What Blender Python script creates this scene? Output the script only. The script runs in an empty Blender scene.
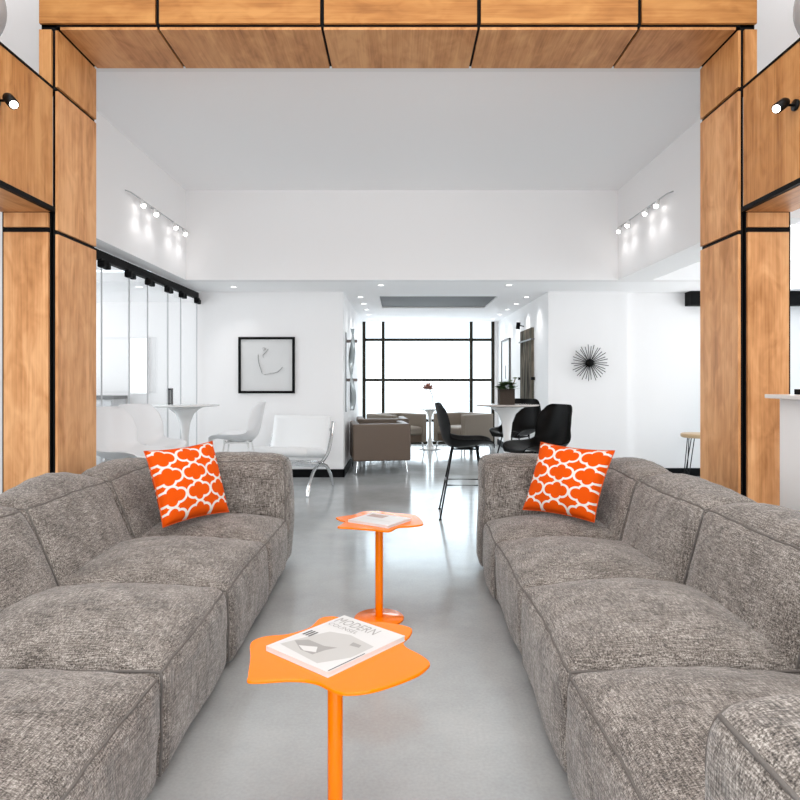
import bpy, bmesh, math, random
from mathutils import Vector, Matrix
random.seed(4)
PI = math.pi
col = bpy.context.scene.collection
V = Vector

# ------------------------------------------------------------------ materials
def new_mat(name):
    m = bpy.data.materials.new(name); m.use_nodes = True
    return m, m.node_tree.nodes, m.node_tree.links, m.node_tree.nodes['Principled BSDF']
def simple(name, color, rough=.5, metal=0, coat=0, emis=None, estr=0, bump=0, bscale=60, spec=.5):
    m, n, l, b = new_mat(name)
    b.inputs['Base Color'].default_value = (*color, 1)
    b.inputs['Roughness'].default_value = rough
    b.inputs['Metallic'].default_value = metal
    b.inputs['Coat Weight'].default_value = coat
    b.inputs['Coat Roughness'].default_value = .05
    b.inputs['Specular IOR Level'].default_value = spec
    if emis:
        b.inputs['Emission Color'].default_value = (*emis, 1); b.inputs['Emission Strength'].default_value = estr
    tc = n.new('ShaderNodeTexCoord'); nz = n.new('ShaderNodeTexNoise'); nz.inputs['Scale'].default_value = bscale
    l.new(tc.outputs['Object'], nz.inputs['Vector'])
    if bump:
        bp = n.new('ShaderNodeBump'); bp.inputs['Strength'].default_value = bump; bp.inputs['Distance'].default_value = .01
        l.new(nz.outputs['Fac'], bp.inputs['Height']); l.new(bp.outputs['Normal'], b.inputs['Normal'])
    else:
        mr = n.new('ShaderNodeMapRange'); mr.inputs['To Min'].default_value = max(0, rough-.03); mr.inputs['To Max'].default_value = min(1, rough+.03)
        l.new(nz.outputs['Fac'], mr.inputs['Value']); l.new(mr.outputs['Result'], b.inputs['Roughness'])
    return m
def ramp(n, stops):
    r = n.new('ShaderNodeValToRGB'); e = r.color_ramp.elements
    while len(e) < len(stops): e.new(.5)
    for i, (p, c) in enumerate(stops): e[i].position = p; e[i].color = (*c, 1)
    return r
def mth(n, l, op, a, b=None, c=None):
    x = n.new('ShaderNodeMath'); x.operation = op
    for i, q in enumerate((a, b, c)):
        if q is None: continue
        if isinstance(q, (int, float)): x.inputs[i].default_value = q
        else: l.new(q, x.inputs[i])
    return x.outputs[0]

M = {}
M['wall'] = simple('white_paint', (.86, .842, .838), .6, bump=.02, bscale=200)
M['ceil'] = simple('ceiling_paint', (.94, .925, .925), .8)
M['recess'] = simple('recess_grey', (.09, .09, .09), .7)
M['black'] = simple('black_trim', (.003, .003, .0035), .6, spec=.12)
M['blackmetal'] = simple('black_metal', (.006, .006, .006), .35, .3, spec=.25)
M['bronze'] = simple('window_bronze', (.025, .02, .012), .5, 0, spec=.2)
M['blackplastic'] = simple('black_shell', (.002, .002, .002), .32, spec=.12)
M['whiteplastic'] = simple('white_shell', (.82, .82, .83), .3)
M['whiteenamel'] = simple('white_enamel', (.78, .77, .76), .2, coat=.5)
M['stonetop'] = simple('pale_table_top', (.55, .50, .47), .25, coat=.4)
M['chrome'] = simple('chrome', (.75, .75, .75), .12, 1)
M['leather_white'] = simple('white_leather', (.80, .80, .80), .4, bump=.05)
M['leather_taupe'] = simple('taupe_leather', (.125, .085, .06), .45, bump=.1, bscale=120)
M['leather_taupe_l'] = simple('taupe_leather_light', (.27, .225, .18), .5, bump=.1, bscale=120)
M['orange'] = simple('orange_lacquer', (1.0, .215, .0), .12, coat=.2, spec=.2)
M['paper'] = simple('paper', (.66, .655, .65), .35, spec=.3)
M['ink'] = simple('ink', (.05, .05, .05), .5)
M['inkgrey'] = simple('ink_grey', (.33, .32, .31), .5)
M['inkpale'] = simple('ink_pale', (.62, .61, .58), .5)
M['inktan'] = simple('ink_tan', (.40, .25, .19), .4)
M['bulb'] = simple('bulb_glow', (1, 1, 1), .4, emis=(1, .98, .95), estr=12)
M['downglow'] = simple('downlight_glow', (1, 1, 1), .4, emis=(1, .98, .95), estr=4)
M['globe'] = simple('opal_globe', (.6, .6, .61), .25)
M['pot'] = simple('brown_pot', (.05, .038, .03), .8, spec=.2, bump=.3, bscale=30)
M['leaf'] = simple('leaf_green', (.07, .12, .045), .5)
M['leafpale'] = simple('leaf_pale', (.25, .33, .2), .5)
M['stem'] = simple('stem', (.2, .13, .08), .6)
M['petal'] = simple('petal', (.55, .33, .28), .5)
M['oakseat'] = simple('pale_oak', (.62, .43, .25), .4, bump=.05)
M['shelfgrey'] = simple('shelf_grey', (.12, .12, .12), .5)
M['cabinet'] = simple('cabinet_grey', (.5, .5, .51), .5)
M['counter'] = simple('counter_white', (.92, .92, .92), .35)
M['countertop'] = simple('counter_top', (.78, .74, .71), .3)
M['wavyglass'] = simple('wavy_panel', (.45, .50, .51), .15, .4)
M['edgelight'] = simple('clear_edge', (.75, .75, .76), .1)

def glass_mat():
    m = bpy.data.materials.new('clear_glass'); m.use_nodes = True
    n, l = m.node_tree.nodes, m.node_tree.links; n.remove(n['Principled BSDF'])
    t = n.new('ShaderNodeBsdfTransparent'); t.inputs[0].default_value = (.985, .99, .99, 1)
    g = n.new('ShaderNodeBsdfGlossy'); g.inputs['Roughness'].default_value = .01
    f = n.new('ShaderNodeLayerWeight')
    f5 = mth(n, l, 'MULTIPLY_ADD', mth(n, l, 'POWER', f.outputs['Facing'], 5), .45, .02)
    x = n.new('ShaderNodeMixShader'); l.new(f5, x.inputs[0]); l.new(t.outputs[0], x.inputs[1]); l.new(g.outputs[0], x.inputs[2])
    l.new(x.outputs[0], n['Material Output'].inputs[0]); return m
M['glass'] = glass_mat()

def wood_mat(name, axis, tint=1.0, sat=1.0):
    m, n, l, b = new_mat(name)
    tc = n.new('ShaderNodeTexCoord'); oi = n.new('ShaderNodeObjectInfo')
    add = n.new('ShaderNodeVectorMath'); add.operation = 'MULTIPLY_ADD'
    cmb = n.new('ShaderNodeCombineXYZ')
    for i in range(3): l.new(oi.outputs['Random'], cmb.inputs[i])
    l.new(cmb.outputs[0], add.inputs[0]); add.inputs[1].default_value = (7, 5, 9); l.new(tc.outputs['Object'], add.inputs[2])
    def nz(sc_long, sc_across, detail, dist=0):
        mp = n.new('ShaderNodeMapping'); s = [sc_across]*3; s[axis] = sc_long; mp.inputs['Scale'].default_value = s
        l.new(add.outputs[0], mp.inputs['Vector']); q = n.new('ShaderNodeTexNoise'); q.inputs['Scale'].default_value = 1
        q.inputs['Detail'].default_value = detail; q.inputs['Distortion'].default_value = dist
        l.new(mp.outputs[0], q.inputs['Vector']); return q.outputs['Fac']
    fine = nz(2.5, 90, 4); broad = nz(1.1, 7, 3, .8); blot = nz(5, 11, 2, 1.2)
    v = mth(n, l, 'ADD', mth(n, l, 'MULTIPLY', fine, .25), mth(n, l, 'ADD', mth(n, l, 'MULTIPLY', broad, .5), mth(n, l, 'MULTIPLY', blot, .3)))
    t = tint
    gq, bq = t*(1-.10*sat), t*(1-.34*sat)
    r = ramp(n, [(.36, (.40*t, .17*gq, .055*bq)), (.5, (.62*t, .30*gq, .125*bq)), (.64, (.78*t, .43*gq, .21*bq))])
    l.new(v, r.inputs[0]); l.new(r.outputs[0], b.inputs['Base Color'])
    b.inputs['Roughness'].default_value = .5; b.inputs['Specular IOR Level'].default_value = .35
    return m
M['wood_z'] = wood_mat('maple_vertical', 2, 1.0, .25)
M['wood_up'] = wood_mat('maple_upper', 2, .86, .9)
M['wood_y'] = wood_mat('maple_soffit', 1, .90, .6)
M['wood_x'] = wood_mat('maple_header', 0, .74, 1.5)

def fabric_mat():
    m, n, l, b = new_mat('grey_tweed')
    tc = n.new('ShaderNodeTexCoord'); outs = []
    for ax in range(3):
        mp = n.new('ShaderNodeMapping'); s = [300]*3; s[ax] = 26; mp.inputs['Scale'].default_value = s
        mp.inputs['Location'].default_value = (ax*3.1, ax*1.7, ax*5.3)
        l.new(tc.outputs['Object'], mp.inputs['Vector'])
        q = n.new('ShaderNodeTexNoise'); q.inputs['Scale'].default_value = 1; q.inputs['Detail'].default_value = 2; q.inputs['Roughness'].default_value = .7
        l.new(mp.outputs[0], q.inputs['Vector']); outs.append(q.outputs['Fac'])
    big = n.new('ShaderNodeTexNoise'); big.inputs['Scale'].default_value = 9; big.inputs['Detail'].default_value = 3
    l.new(tc.outputs['Object'], big.inputs['Vector'])
    s = mth(n, l, 'ADD', mth(n, l, 'ADD', outs[0], outs[1]), outs[2])
    s = mth(n, l, 'MULTIPLY', s, .3333)
    s = mth(n, l, 'ADD', s, mth(n, l, 'MULTIPLY', mth(n, l, 'SUBTRACT', big.outputs['Fac'], .5), .12))
    r = ramp(n, [(.39, (.03, .026, .024)), (.47, (.13, .112, .098)), (.535, (.28, .25, .225)), (.64, (.62, .58, .54))])
    l.new(s, r.inputs[0]); l.new(r.outputs[0], b.inputs['Base Color'])
    b.inputs['Roughness'].default_value = .95; b.inputs['Sheen Weight'].default_value = .25; b.inputs['Specular IOR Level'].default_value = .15
    bp = n.new('ShaderNodeBump'); bp.inputs['Strength'].default_value = .6; bp.inputs['Distance'].default_value = .004
    l.new(s, bp.inputs['Height'])
    wr = n.new('ShaderNodeTexNoise'); wr.inputs['Scale'].default_value = 6; wr.inputs['Detail'].default_value = 2; wr.inputs['Distortion'].default_value = 1
    l.new(tc.outputs['Object'], wr.inputs['Vector'])
    bp2 = n.new('ShaderNodeBump'); bp2.inputs['Strength'].default_value = .35; bp2.inputs['Distance'].default_value = .05
    l.new(wr.outputs['Fac'], bp2.inputs['Height']); l.new(bp.outputs['Normal'], bp2.inputs['Normal']); l.new(bp2.outputs['Normal'], b.inputs['Normal'])
    return m
M['fabric'] = fabric_mat()
M['piping'] = simple('grey_piping', (.15, .135, .125), .9, bump=.3, bscale=300)

def pillow_mat():
    m, n, l, b = new_mat('orange_quatrefoil')
    uv = n.new('ShaderNodeTexCoord'); sp = n.new('ShaderNodeSeparateXYZ'); l.new(uv.outputs['UV'], sp.inputs[0])
    W, H = 1.0, .72
    u = mth(n, l, 'MULTIPLY', sp.outputs[0], 2.7); v = mth(n, l, 'MULTIPLY', sp.outputs[1], 2.7)
    fx = mth(n, l, 'ABSOLUTE', mth(n, l, 'SUBTRACT', mth(n, l, 'FLOORED_MODULO', mth(n, l, 'ADD', u, .18), W), .5*W))
    fy = mth(n, l, 'ABSOLUTE', mth(n, l, 'SUBTRACT', mth(n, l, 'FLOORED_MODULO', mth(n, l, 'ADD', v, .25), H), .5*H))
    def circ(cx, cy, r):
        dx = mth(n, l, 'SUBTRACT', fx, cx); dy = mth(n, l, 'SUBTRACT', fy, cy)
        return mth(n, l, 'SUBTRACT', mth(n, l, 'SQRT', mth(n, l, 'ADD', mth(n, l, 'MULTIPLY', dx, dx), mth(n, l, 'MULTIPLY', dy, dy))), r)
    d = mth(n, l, 'MINIMUM', circ(.245, 0, .195), circ(0, .15, .17))
    d = mth(n, l, 'MINIMUM', d, circ(0, 0, .17))
    line = mth(n, l, 'MULTIPLY', mth(n, l, 'GREATER_THAN', d, 0.0), mth(n, l, 'LESS_THAN', d, .08))
    mx = n.new('ShaderNodeMixRGB'); mx.inputs[1].default_value = (.76, .085, .0, 1); mx.inputs[2].default_value = (.80, .74, .68, 1)
    l.new(line, mx.inputs[0]); l.new(mx.outputs[0], b.inputs['Base Color'])
    b.inputs['Roughness'].default_value = .85; b.inputs['Specular IOR Level'].default_value = .15
    bp = n.new('ShaderNodeBump'); bp.inputs['Strength'].default_value = .2; bp.inputs['Distance'].default_value = .002
    w = n.new('ShaderNodeTexNoise'); w.inputs['Scale'].default_value = 350; l.new(uv.outputs['Object'], w.inputs['Vector'])
    l.new(w.outputs['Fac'], bp.inputs['Height']); l.new(bp.outputs['Normal'], b.inputs['Normal'])
    return m
M['pillow'] = pillow_mat()

def floor_mat():
    m, n, l, b = new_mat('polished_concrete')
    tc = n.new('ShaderNodeTexCoord')
    a = n.new('ShaderNodeTexNoise'); a.inputs['Scale'].default_value = 1.3; a.inputs['Detail'].default_value = 6; a.inputs['Roughness'].default_value = .65
    f = n.new('ShaderNodeTexNoise'); f.inputs['Scale'].default_value = 90; f.inputs['Detail'].default_value = 3
    l.new(tc.outputs['Object'], a.inputs['Vector']); l.new(tc.outputs['Object'], f.inputs['Vector'])
    s = mth(n, l, 'ADD', mth(n, l, 'MULTIPLY', a.outputs['Fac'], .75), mth(n, l, 'MULTIPLY', f.outputs['Fac'], .25))
    r = ramp(n, [(.3, (.34, .345, .345)), (.5, (.43, .44, .44)), (.7, (.53, .535, .53))])
    l.new(s, r.inputs[0]); l.new(r.outputs[0], b.inputs['Base Color'])
    mr = n.new('ShaderNodeMapRange'); mr.inputs['From Min'].default_value = .3; mr.inputs['From Max'].default_value = .7
    mr.inputs['To Min'].default_value = .09; mr.inputs['To Max'].default_value = .2
    l.new(a.outputs['Fac'], mr.inputs['Value']); l.new(mr.outputs[0], b.inputs['Roughness'])
    b.inputs['Specular IOR Level'].default_value = .9
    b.inputs['Specular Tint'].default_value = (.55, .86, 1, 1)
    bp = n.new('ShaderNodeBump'); bp.inputs['Strength'].default_value = .03; bp.inputs['Distance'].default_value = .02
    w = n.new('ShaderNodeTexNoise'); w.inputs['Scale'].default_value = 5; l.new(tc.outputs['Object'], w.inputs['Vector'])
    l.new(w.outputs['Fac'], bp.inputs['Height']); l.new(bp.outputs['Normal'], b.inputs['Normal'])
    return m
M['floor'] = floor_mat()

# ------------------------------------------------------------------ mesh helpers
def obj(name, bm, mat, parent=None, smooth=False, mods=None):
    me = bpy.data.meshes.new(name)
    bmesh.ops.recalc_face_normals(bm, faces=bm.faces[:]); bm.to_mesh(me); bm.free()
    o = bpy.data.objects.new(name, me); col.objects.link(o)
    me.materials.append(M[mat] if isinstance(mat, str) else mat)
    if smooth: me.shade_smooth()
    if parent: o.parent = parent
    for k in (mods or []):
        if k[0] == 'bevel':
            q = o.modifiers.new('bevel', 'BEVEL'); q.width = k[1]; q.segments = k[2]; q.limit_method = 'ANGLE'
        if k[0] == 'sub': q = o.modifiers.new('sub', 'SUBSURF'); q.levels = q.render_levels = k[1]
        if k[0] == 'solid': q = o.modifiers.new('solid', 'SOLIDIFY'); q.thickness = k[1]; q.offset = 0
    return o
def empty(name, loc=(0, 0, 0), rz=0):
    o = bpy.data.objects.new(name, None); o.empty_display_size = .1; col.objects.link(o)
    o.location = loc; o.rotation_euler = (0, 0, rz); return o
def tag(o, label=None, cat=None, group=None, kind=None):
    if label: o['label'] = label
    if cat: o['category'] = cat
    if group: o['group'] = group
    if kind: o['kind'] = kind
    return o
def box(bm, x0, x1, y0, y1, z0, z1, mtx=None):
    c = [V((x, y, z)) for z in (z0, z1) for y in (y0, y1) for x in (x0, x1)]
    if mtx is not None: c = [mtx @ p for p in c]
    v = [bm.verts.new(p) for p in c]
    for f in ((0, 2, 3, 1), (4, 5, 7, 6), (0, 1, 5, 4), (2, 6, 7, 3), (0, 4, 6, 2), (1, 3, 7, 5)):
        bm.faces.new([v[i] for i in f])
def B(*boxes, mtx=None):
    bm = bmesh.new()
    for b in boxes: box(bm, *b, mtx=mtx)
    return bm
def tube(bm, pts, r, seg=10, closed=False, ry=None):
    pts = [V(p) for p in pts]; n = len(pts); rings = []
    up = V((0, 0, 1)); prev = None
    for i, p in enumerate(pts):
        a = pts[(i-1) % n] if (closed or i > 0) else p
        c = pts[(i+1) % n] if (closed or i < n-1) else p
        t = (c-a).normalized()
        if prev is None:
            s = t.cross(up if abs(t.z) < .9 else V((1, 0, 0))).normalized()
        else: s = (prev - t*prev.dot(t)).normalized()
        prev = s; q = t.cross(s)
        rr = r[i] if isinstance(r, (list, tuple)) else r
        r2 = rr if ry is None else ry
        rings.append([bm.verts.new(p + s*math.cos(2*PI*k/seg)*rr + q*math.sin(2*PI*k/seg)*r2) for k in range(seg)])
    for i in range(n if closed else n-1):
        A, C = rings[i], rings[(i+1) % n]
        for k in range(seg): bm.faces.new((A[k], A[(k+1) % seg], C[(k+1) % seg], C[k]))
    if not closed: bm.faces.new(rings[0][::-1]); bm.faces.new(rings[-1])
def lathe(bm, prof, seg=40, cx=0, cy=0):
    rings = []
    for r, z in prof:
        if r < 1e-5: rings.append([bm.verts.new((cx, cy, z))])
        else: rings.append([bm.verts.new((cx+r*math.cos(2*PI*k/seg), cy+r*math.sin(2*PI*k/seg), z)) for k in range(seg)])
    for A, C in zip(rings, rings[1:]):
        for k in range(seg):
            k2 = (k+1) % seg
            if len(A) == 1 and len(C) == 1: continue
            if len(A) == 1: bm.faces.new((A[0], C[k], C[k2]))
            elif len(C) == 1: bm.faces.new((A[k], A[k2], C[0]))
            else: bm.faces.new((A[k], A[k2], C[k2], C[k]))
def smooth_closed(pts, sub=6):
    n = len(pts); out = []
    for i in range(n):
        p0, p1, p2, p3 = pts[i-1], pts[i], pts[(i+1) % n], pts[(i+2) % n]
        for k in range(sub):
            t = k/sub
            out.append(tuple(.5*((2*p1[j]) + (-p0[j]+p2[j])*t + (2*p0[j]-5*p1[j]+4*p2[j]-p3[j])*t*t + (-p0[j]+3*p1[j]-3*p2[j]+p3[j])*t**3) for j in range(len(p1))))
    return out
def smooth_open(pts, sub=6):
    out = []; n = len(pts)
    for i in range(n-1):
        p0, p1, p2, p3 = pts[max(i-1, 0)], pts[i], pts[i+1], pts[min(i+2, n-1)]
        for k in range(sub):
            t = k/sub
            out.append(tuple(.5*((2*p1[j]) + (-p0[j]+p2[j])*t + (2*p0[j]-5*p1[j]+4*p2[j]-p3[j])*t*t + (-p0[j]+3*p1[j]-3*p2[j]+p3[j])*t**3) for j in range(len(p1))))
    out.append(tuple(pts[-1])); return out
def prism(bm, pts, z0, z1):
    a = [bm.verts.new((x, y, z0)) for x, y in pts]; b = [bm.verts.new((x, y, z1)) for x, y in pts]; n = len(pts)
    bm.faces.new(a[::-1]); bm.faces.new(b)
    for i in range(n): bm.faces.new((a[i], a[(i+1) % n], b[(i+1) % n], b[i]))
def copy_tree(o, parent=None):
    c = o.copy(); col.objects.link(c)
    if parent: c.parent = parent
    for ch in [x for x in bpy.data.objects if x.parent == o]: copy_tree(ch, c)
    return c
def struct(name, bm, mat, parent=None, **k):
    o = obj(name, bm, mat, parent, **k)
    if not parent: o['kind'] = 'structure'
    return o

# ------------------------------------------------------------------ the room
CAMH = 1.2
struct('floor', B((-6, 6, -2.8, 13, -.2, 0)), 'floor')
# near lounge shell (camera stands in it)
struct('wall_left', B((-4.3, -4.1, -2.8, 4.0, 0, 4.4)), 'wall')
struct('wall_right', B((4.1, 4.3, -2.8, 4.0, 0, 4.4)), 'wall')
struct('wall_back', B((-4.3, -3.3, -2.8, -2.6, 0, 4.4), (3.3, 4.3, -2.8, -2.6, 0, 4.4), (-3.3, 3.3, -2.8, -2.6, 3.4, 4.4)), 'wall')
struct('ceiling_lounge', B((-4.3, 4.3, -2.8, 4.3, 4.4, 4.5)), 'ceil').name = 'ceiling'
struct('wall_upper', B((-4.3, -2.04, 4.2, 4.3, 2.42, 4.4), (2.02, 4.3, 4.2, 4.3, 2.42, 4.4), (-2.04, 2.02, 4.2, 4.3, 3.27, 4.4)), 'wall')
# middle hall
struct('ceiling.001', B((-2.33, 2.374, 4.3, 6.97, 3.27, 3.4)), 'ceil')
struct('wall_left_upper', B((-2.506, -2.33, 4.3, 6.97, 2.29, 3.4)), 'wall')
struct('trim_1', B((2.374, 2.75, 4.3, 6.97, 2.29, 3.4)), 'wall')
struct('wall_far_upper', B((-2.506, 5.5, 6.97, 7.12, 2.29, 3.4)), 'wall')
def low_ceiling():
    # low ceiling with the opening of the grey tray
    z0, z1 = 2.291, 2.40; tx0, tx1, ty0, ty1 = -.27, 1.28, 8.35, 9.7
    return B((-6, 5.5, 7.12, ty0, z0, z1), (-6, tx0, ty0, ty1, z0, z1), (tx1, 5.5, ty0, ty1, z0, z1), (-6, 5.5, ty1, 12.1, z0, z1))
struct('ceiling.002', low_ceiling(), 'ceil')
struct('trim_2', B((-.30, 1.31, 8.32, 9.73, 2.405, 2.44), (-.27, 1.28, 8.35, 9.7, 2.31, 2.405)), 'recess')
struct('ceiling.003', B((2.75, 5.6, 4.3, 6.97, 2.5, 2.6)), 'ceil')
struct('ceiling.004', B((-6, -2.506, 4.3, 7.12, 2.42, 2.55)), 'ceil')
struct('wall_far_left', B((-2.506, -.70, 7.9, 8.05, 0, 2.291)), 'wall')
struct('wall_corridor_left', B((-.84, -.70, 8.05, 12.1, 0, 2.291)), 'wall')
struct('wall_corridor_right', B((1.83, 1.98, 8.05, 12.1, 0, 2.291)), 'wall')
struct('wall_far_right', B((1.83, 2.80, 7.9, 8.05, 0, 2.291), (2.80, 5.6, 8.0, 8.05, 0, 2.291)), 'wall')
struct('trim_3', B((3.56, 5.5, 7.84, 8.0, 2.12, 2.291)), 'black')
struct('baseboard_far_left', B((-2.5, -.685, 7.885, 7.9, 0, .10)), 'black')
struct('baseboard_corridor_left', B((-.70, -.685, 7.885, 12, 0, .10)), 'black')
struct('baseboard_corridor_right', B((1.815, 1.83, 7.885, 12, 0, .10)), 'black')
struct('baseboard_far_right', B((1.83, 2.80, 7.885, 7.9, 0, .10), (2.80, 5.5, 7.985, 8.0, 0, .10)), 'black')
# unseen side window, added to let more light into the hall
w = struct('window_1_added', B((5.5, 5.6, 4.2, 4.35, 0, 2.5), (5.5, 5.6, 7.85, 8.0, 0, 2.5), (5.5, 5.6, 4.35, 7.85, 0, .1), (5.5, 5.6, 4.35, 7.85, 2.35, 2.5), (5.5, 5.6, 6.05, 6.15, .1, 2.35)), 'bronze')
struct('pane', B((5.54, 5.55, 4.35, 7.85, .1, 2.35)), 'glass', w)
# glass-fronted side room
struct('wall_side_room_far', B((-6, -2.506, 9.0, 9.1, 0, 2.42)), 'wall')
struct('wall_side_room_near', B((-6, -2.53, 4.3, 4.35, 0, 2.42)), 'wall')
struct('wall_side_room_left', B((-6.1, -6, 4.0, 4.4, 0, 2.55), (-6.1, -6, 8.8, 9.1, 0, 2.55), (-6.1, -6, 4.4, 8.8, 0, .5)), 'wall')
struct('wall_side_room_right', B((-2.56, -2.506, 8.05, 9.0, 0, 2.291)), 'wall')
w = struct('window_2', B((-3.80, -3.78, 8.96, 9.0, 1.0, 1.80), (-3.55, -3.53, 8.96, 9.0, 1.0, 1.80), (-3.78, -3.55, 8.96, 9.0, 1.78, 1.80), (-3.78, -3.55, 8.96, 9.0, 1.0, 1.02)), 'counter')
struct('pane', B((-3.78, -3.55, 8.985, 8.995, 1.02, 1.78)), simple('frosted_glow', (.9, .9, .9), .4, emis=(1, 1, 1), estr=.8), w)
c = empty('sideboard_cabinet', (-4.35, 8.75, 0))
tag(c, 'grey low cabinet with dark top seen through the glass partition', 'cabinet')
obj('body', B((-.75, .52, -.2, .2, .0, .94)), 'cabinet', c, mods=[('bevel', .004, 1)])
obj('countertop', B((-.77, .54, -.22, .2, .94, .985)), 'shelfgrey', c, mods=[('bevel', .004, 1)])
for k in range(3): obj('door', B((-.74+k*.42, -.34+k*.42, -.215, -.2, .06, .92)), 'cabinet', c, mods=[('bevel', .003, 1)])

# far window
wn = struct('window_3', (lambda: (lambda bm: bm)(B(
    *[(x-.028, x+.028, 11.97, 12.05, 0, 2.29) for x in (-.672, -.315, 1.335, 1.74)],
    *[(-.69, 1.768, 11.975, 12.045, z-.025, z+.025) for z in (.025, .44, 1.2, 1.955)])))(), 'bronze')
xs = [-.634, -.343, 1.307, 1.712]
xs2 = [(-.634, -.343), (-.287, 1.307), (1.363, 1.712)]
for a, b2 in xs2:
    for z0, z1 in ((.05, .415), (.465, 1.175), (1.225, 1.93), (1.98, 2.29)):
        struct('pane', B((a, b2, 12.0, 12.01, z0, z1)), 'glass', wn)
struct('trim_4', B((1.768, 1.83, 11.95, 12.06, 0, 2.291)), 'wall')
struct('window_4', B((-3.3, -3.2, -2.78, -2.7, 0, 3.4), (3.2, 3.3, -2.78, -2.7, 0, 3.4), (-1.1, -1.0, -2.78, -2.7, 0, 3.4), (1.0, 1.1, -2.78, -2.7, 0, 3.4), (-3.3, 3.3, -2.78, -2.7, 3.32, 3.4), (-3.3, 3.3, -2.78, -2.7, 0, .1)), 'bronze')

# ------------------------------------------------------------------ glass partition
gp = empty('glass_partition', (-2.506, 6.5, 0))
tag(gp, 'frameless sliding glass partition hanging from a black top track on the left', 'partition')
obj('top_track', B((-.03, .03, -2.28, 1.38, 2.20, 2.275)), 'black', gp, mods=[('bevel', .004, 1)])
yj = [4.25, 5.38, 5.9, 6.36, 6.88, 7.32, 7.86]
for i in range(6):
    off = .012*(i % 2)
    p = obj('glass_panel', B((-.006+off, .004+off, yj[i]-6.5+.004, yj[i+1]-6.5-.004, .01, 2.20)), 'glass', gp)
    obj('edge', B((-.007+off, .005+off, yj[i+1]-6.5-.007, yj[i+1]-6.5-.001, .01, 2.20)), 'cabinet', p)
for y in yj[1:]:
    bm = B((.0, .06, y-6.5-.09, y-6.5-.02, 2.135, 2.19), (.0, .05, y-6.5+.01, y-6.5+.07, 2.135, 2.19), (.0, .035, y-6.5-.085, y-6.5+.065, 2.165, 2.215))
    obj('roller', bm, 'black', gp, mods=[('bevel', .01, 2)])
y = 6.92-6.5
obj('pull_handle', B((.015, .035, y-.05, y+.05, 1.09, 1.11), (.015, .035, y-.05, y+.05, .93, .95), (.015, .035, y-.05, y-.03, .93, 1.11), (.015, .035, y+.03, y+.05, .93, 1.11)), 'shelfgrey', gp)

# ------------------------------------------------------------------ timber portal
YF, YB = 3.70, 4.19; XL, XR = -1.983, 1.96; ZS = 3.235
po = empty('timber_portal', (0, YF, 0))
tag(po, 'large maple panelled portal frame with black shadow gaps between lounge and hall', 'portal')
g = .012
def R(*b): return (b[0], b[1], b[2]-YF, b[3]-YF, b[4], b[5])
obj('backing', B(R(XL-.034, XL-.016, YF+.02, YB-.005, 0, 3.9), R(XR+.016, XR+.034, YF+.02, YB-.005, 0, 3.9), R(XL-.10, XL-.034, YF+.02, YB-.005, 2.90, 3.9), R(XR+.034, XR+.10, YF+.02, YB-.005, 2.90, 3.9), R(XL-.10, XR+.10, YF+.02, YB-.005, ZS+.016, 3.9)), 'black', po)
for s, X in ((-1, XL), (1, XR)):
    for z0, z1 in ((0, 2.045), (2.07, 2.875), (2.90, ZS-.008)):
        a, b2 = sorted((X, X+s*.016))
        obj('side_panel', B(R(a, b2, YF+.012, YB-.012, z0, z1)), 'wood_up' if z0 > 2.5 else 'wood_z', po)
    a, b2 = sorted((X+s*.034, X+s*.104))
    obj('front_panel', B(R(a, b2, YF, YF+.018, 2.895, ZS-.008)), 'wood_up', po)
jx = [XL-.104, -1.405, -.451, .457, 1.388, XR+.104]
for i in range(5):
    obj('header_panel', B(R(jx[i]+(g if i else 0), jx[i+1]-(g if i < 4 else 0), YF, YF+.018, ZS+.028, 3.9)), 'wood_x', po)
    a = max(jx[i], XL+.008); b2 = min(jx[i+1], XR-.008)
    obj('soffit_panel', B(R(a+(g*.7 if i else 0), b2-(g*.7 if i < 4 else 0), YF+.02, YB-.012, ZS, ZS+.016)), 'wood_y', po)
# wing boxes reaching towards the camera, on their columns
WZ0, WZ1 = 2.17, 2.888
def wing(s, X, Xo, side):
    w = empty('wing_box', (X, YF, 0))
    tag(w, f'maple panelled overhead box on its column on the {side} of the lounge', 'wall box')
    def P(x0, x1, y0, y1, z0, z1):
        a, b2 = sorted((s*x0, s*x1)); return (a, b2, y0-YF, y1-YF, z0, z1)
    T = abs(Xo-X)
    obj('backing', B(P(.034, T-.014, 1.2, YF-.005, WZ0+.02, WZ1-.004), P(.036, T-.005, YF+.014, YF+.22, 0, WZ0+.02)), 'black', w)
    ys = [1.2, 2.1, 3.16, YF]
    for i in range(3):
        obj('side_panel', B(P(.01, .03, ys[i]+.008, ys[i+1]-(.01 if i < 2 else .016), WZ0+.03, WZ1-.012)), 'wood_up', w)
        obj('underside_panel', B(P(.03, T-.01, ys[i]+.008, ys[i+1]-.008, WZ0, WZ0+.016)), 'wood_y', w)
        obj('edge_strip', B(P(.004, .032, ys[i], ys[i+1], WZ0+.002, WZ0+.028)), 'black', w)
        obj('top_strip', B(P(.004, T, ys[i], ys[i+1], WZ1-.012, WZ1)), 'black', w)
    obj('outer_panel', B(P(T-.012, T, 1.2, YF, WZ0+.02, WZ1-.012)), 'wood_z', w)
    obj('column_panel', B(P(.044, T-.022, YF-.002, YF+.016, 0, 2.055)), 'wood_z', w)
    obj('column_panel', B(P(.044, T-.022, YF-.002, YF+.016, 2.085, WZ0-.002)), 'wood_z', w)
    return w
wl = wing(-1, XL-.006, XL-.33, 'left'); wr = wing(1, XR+.006, XR+.31, 'right')

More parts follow.
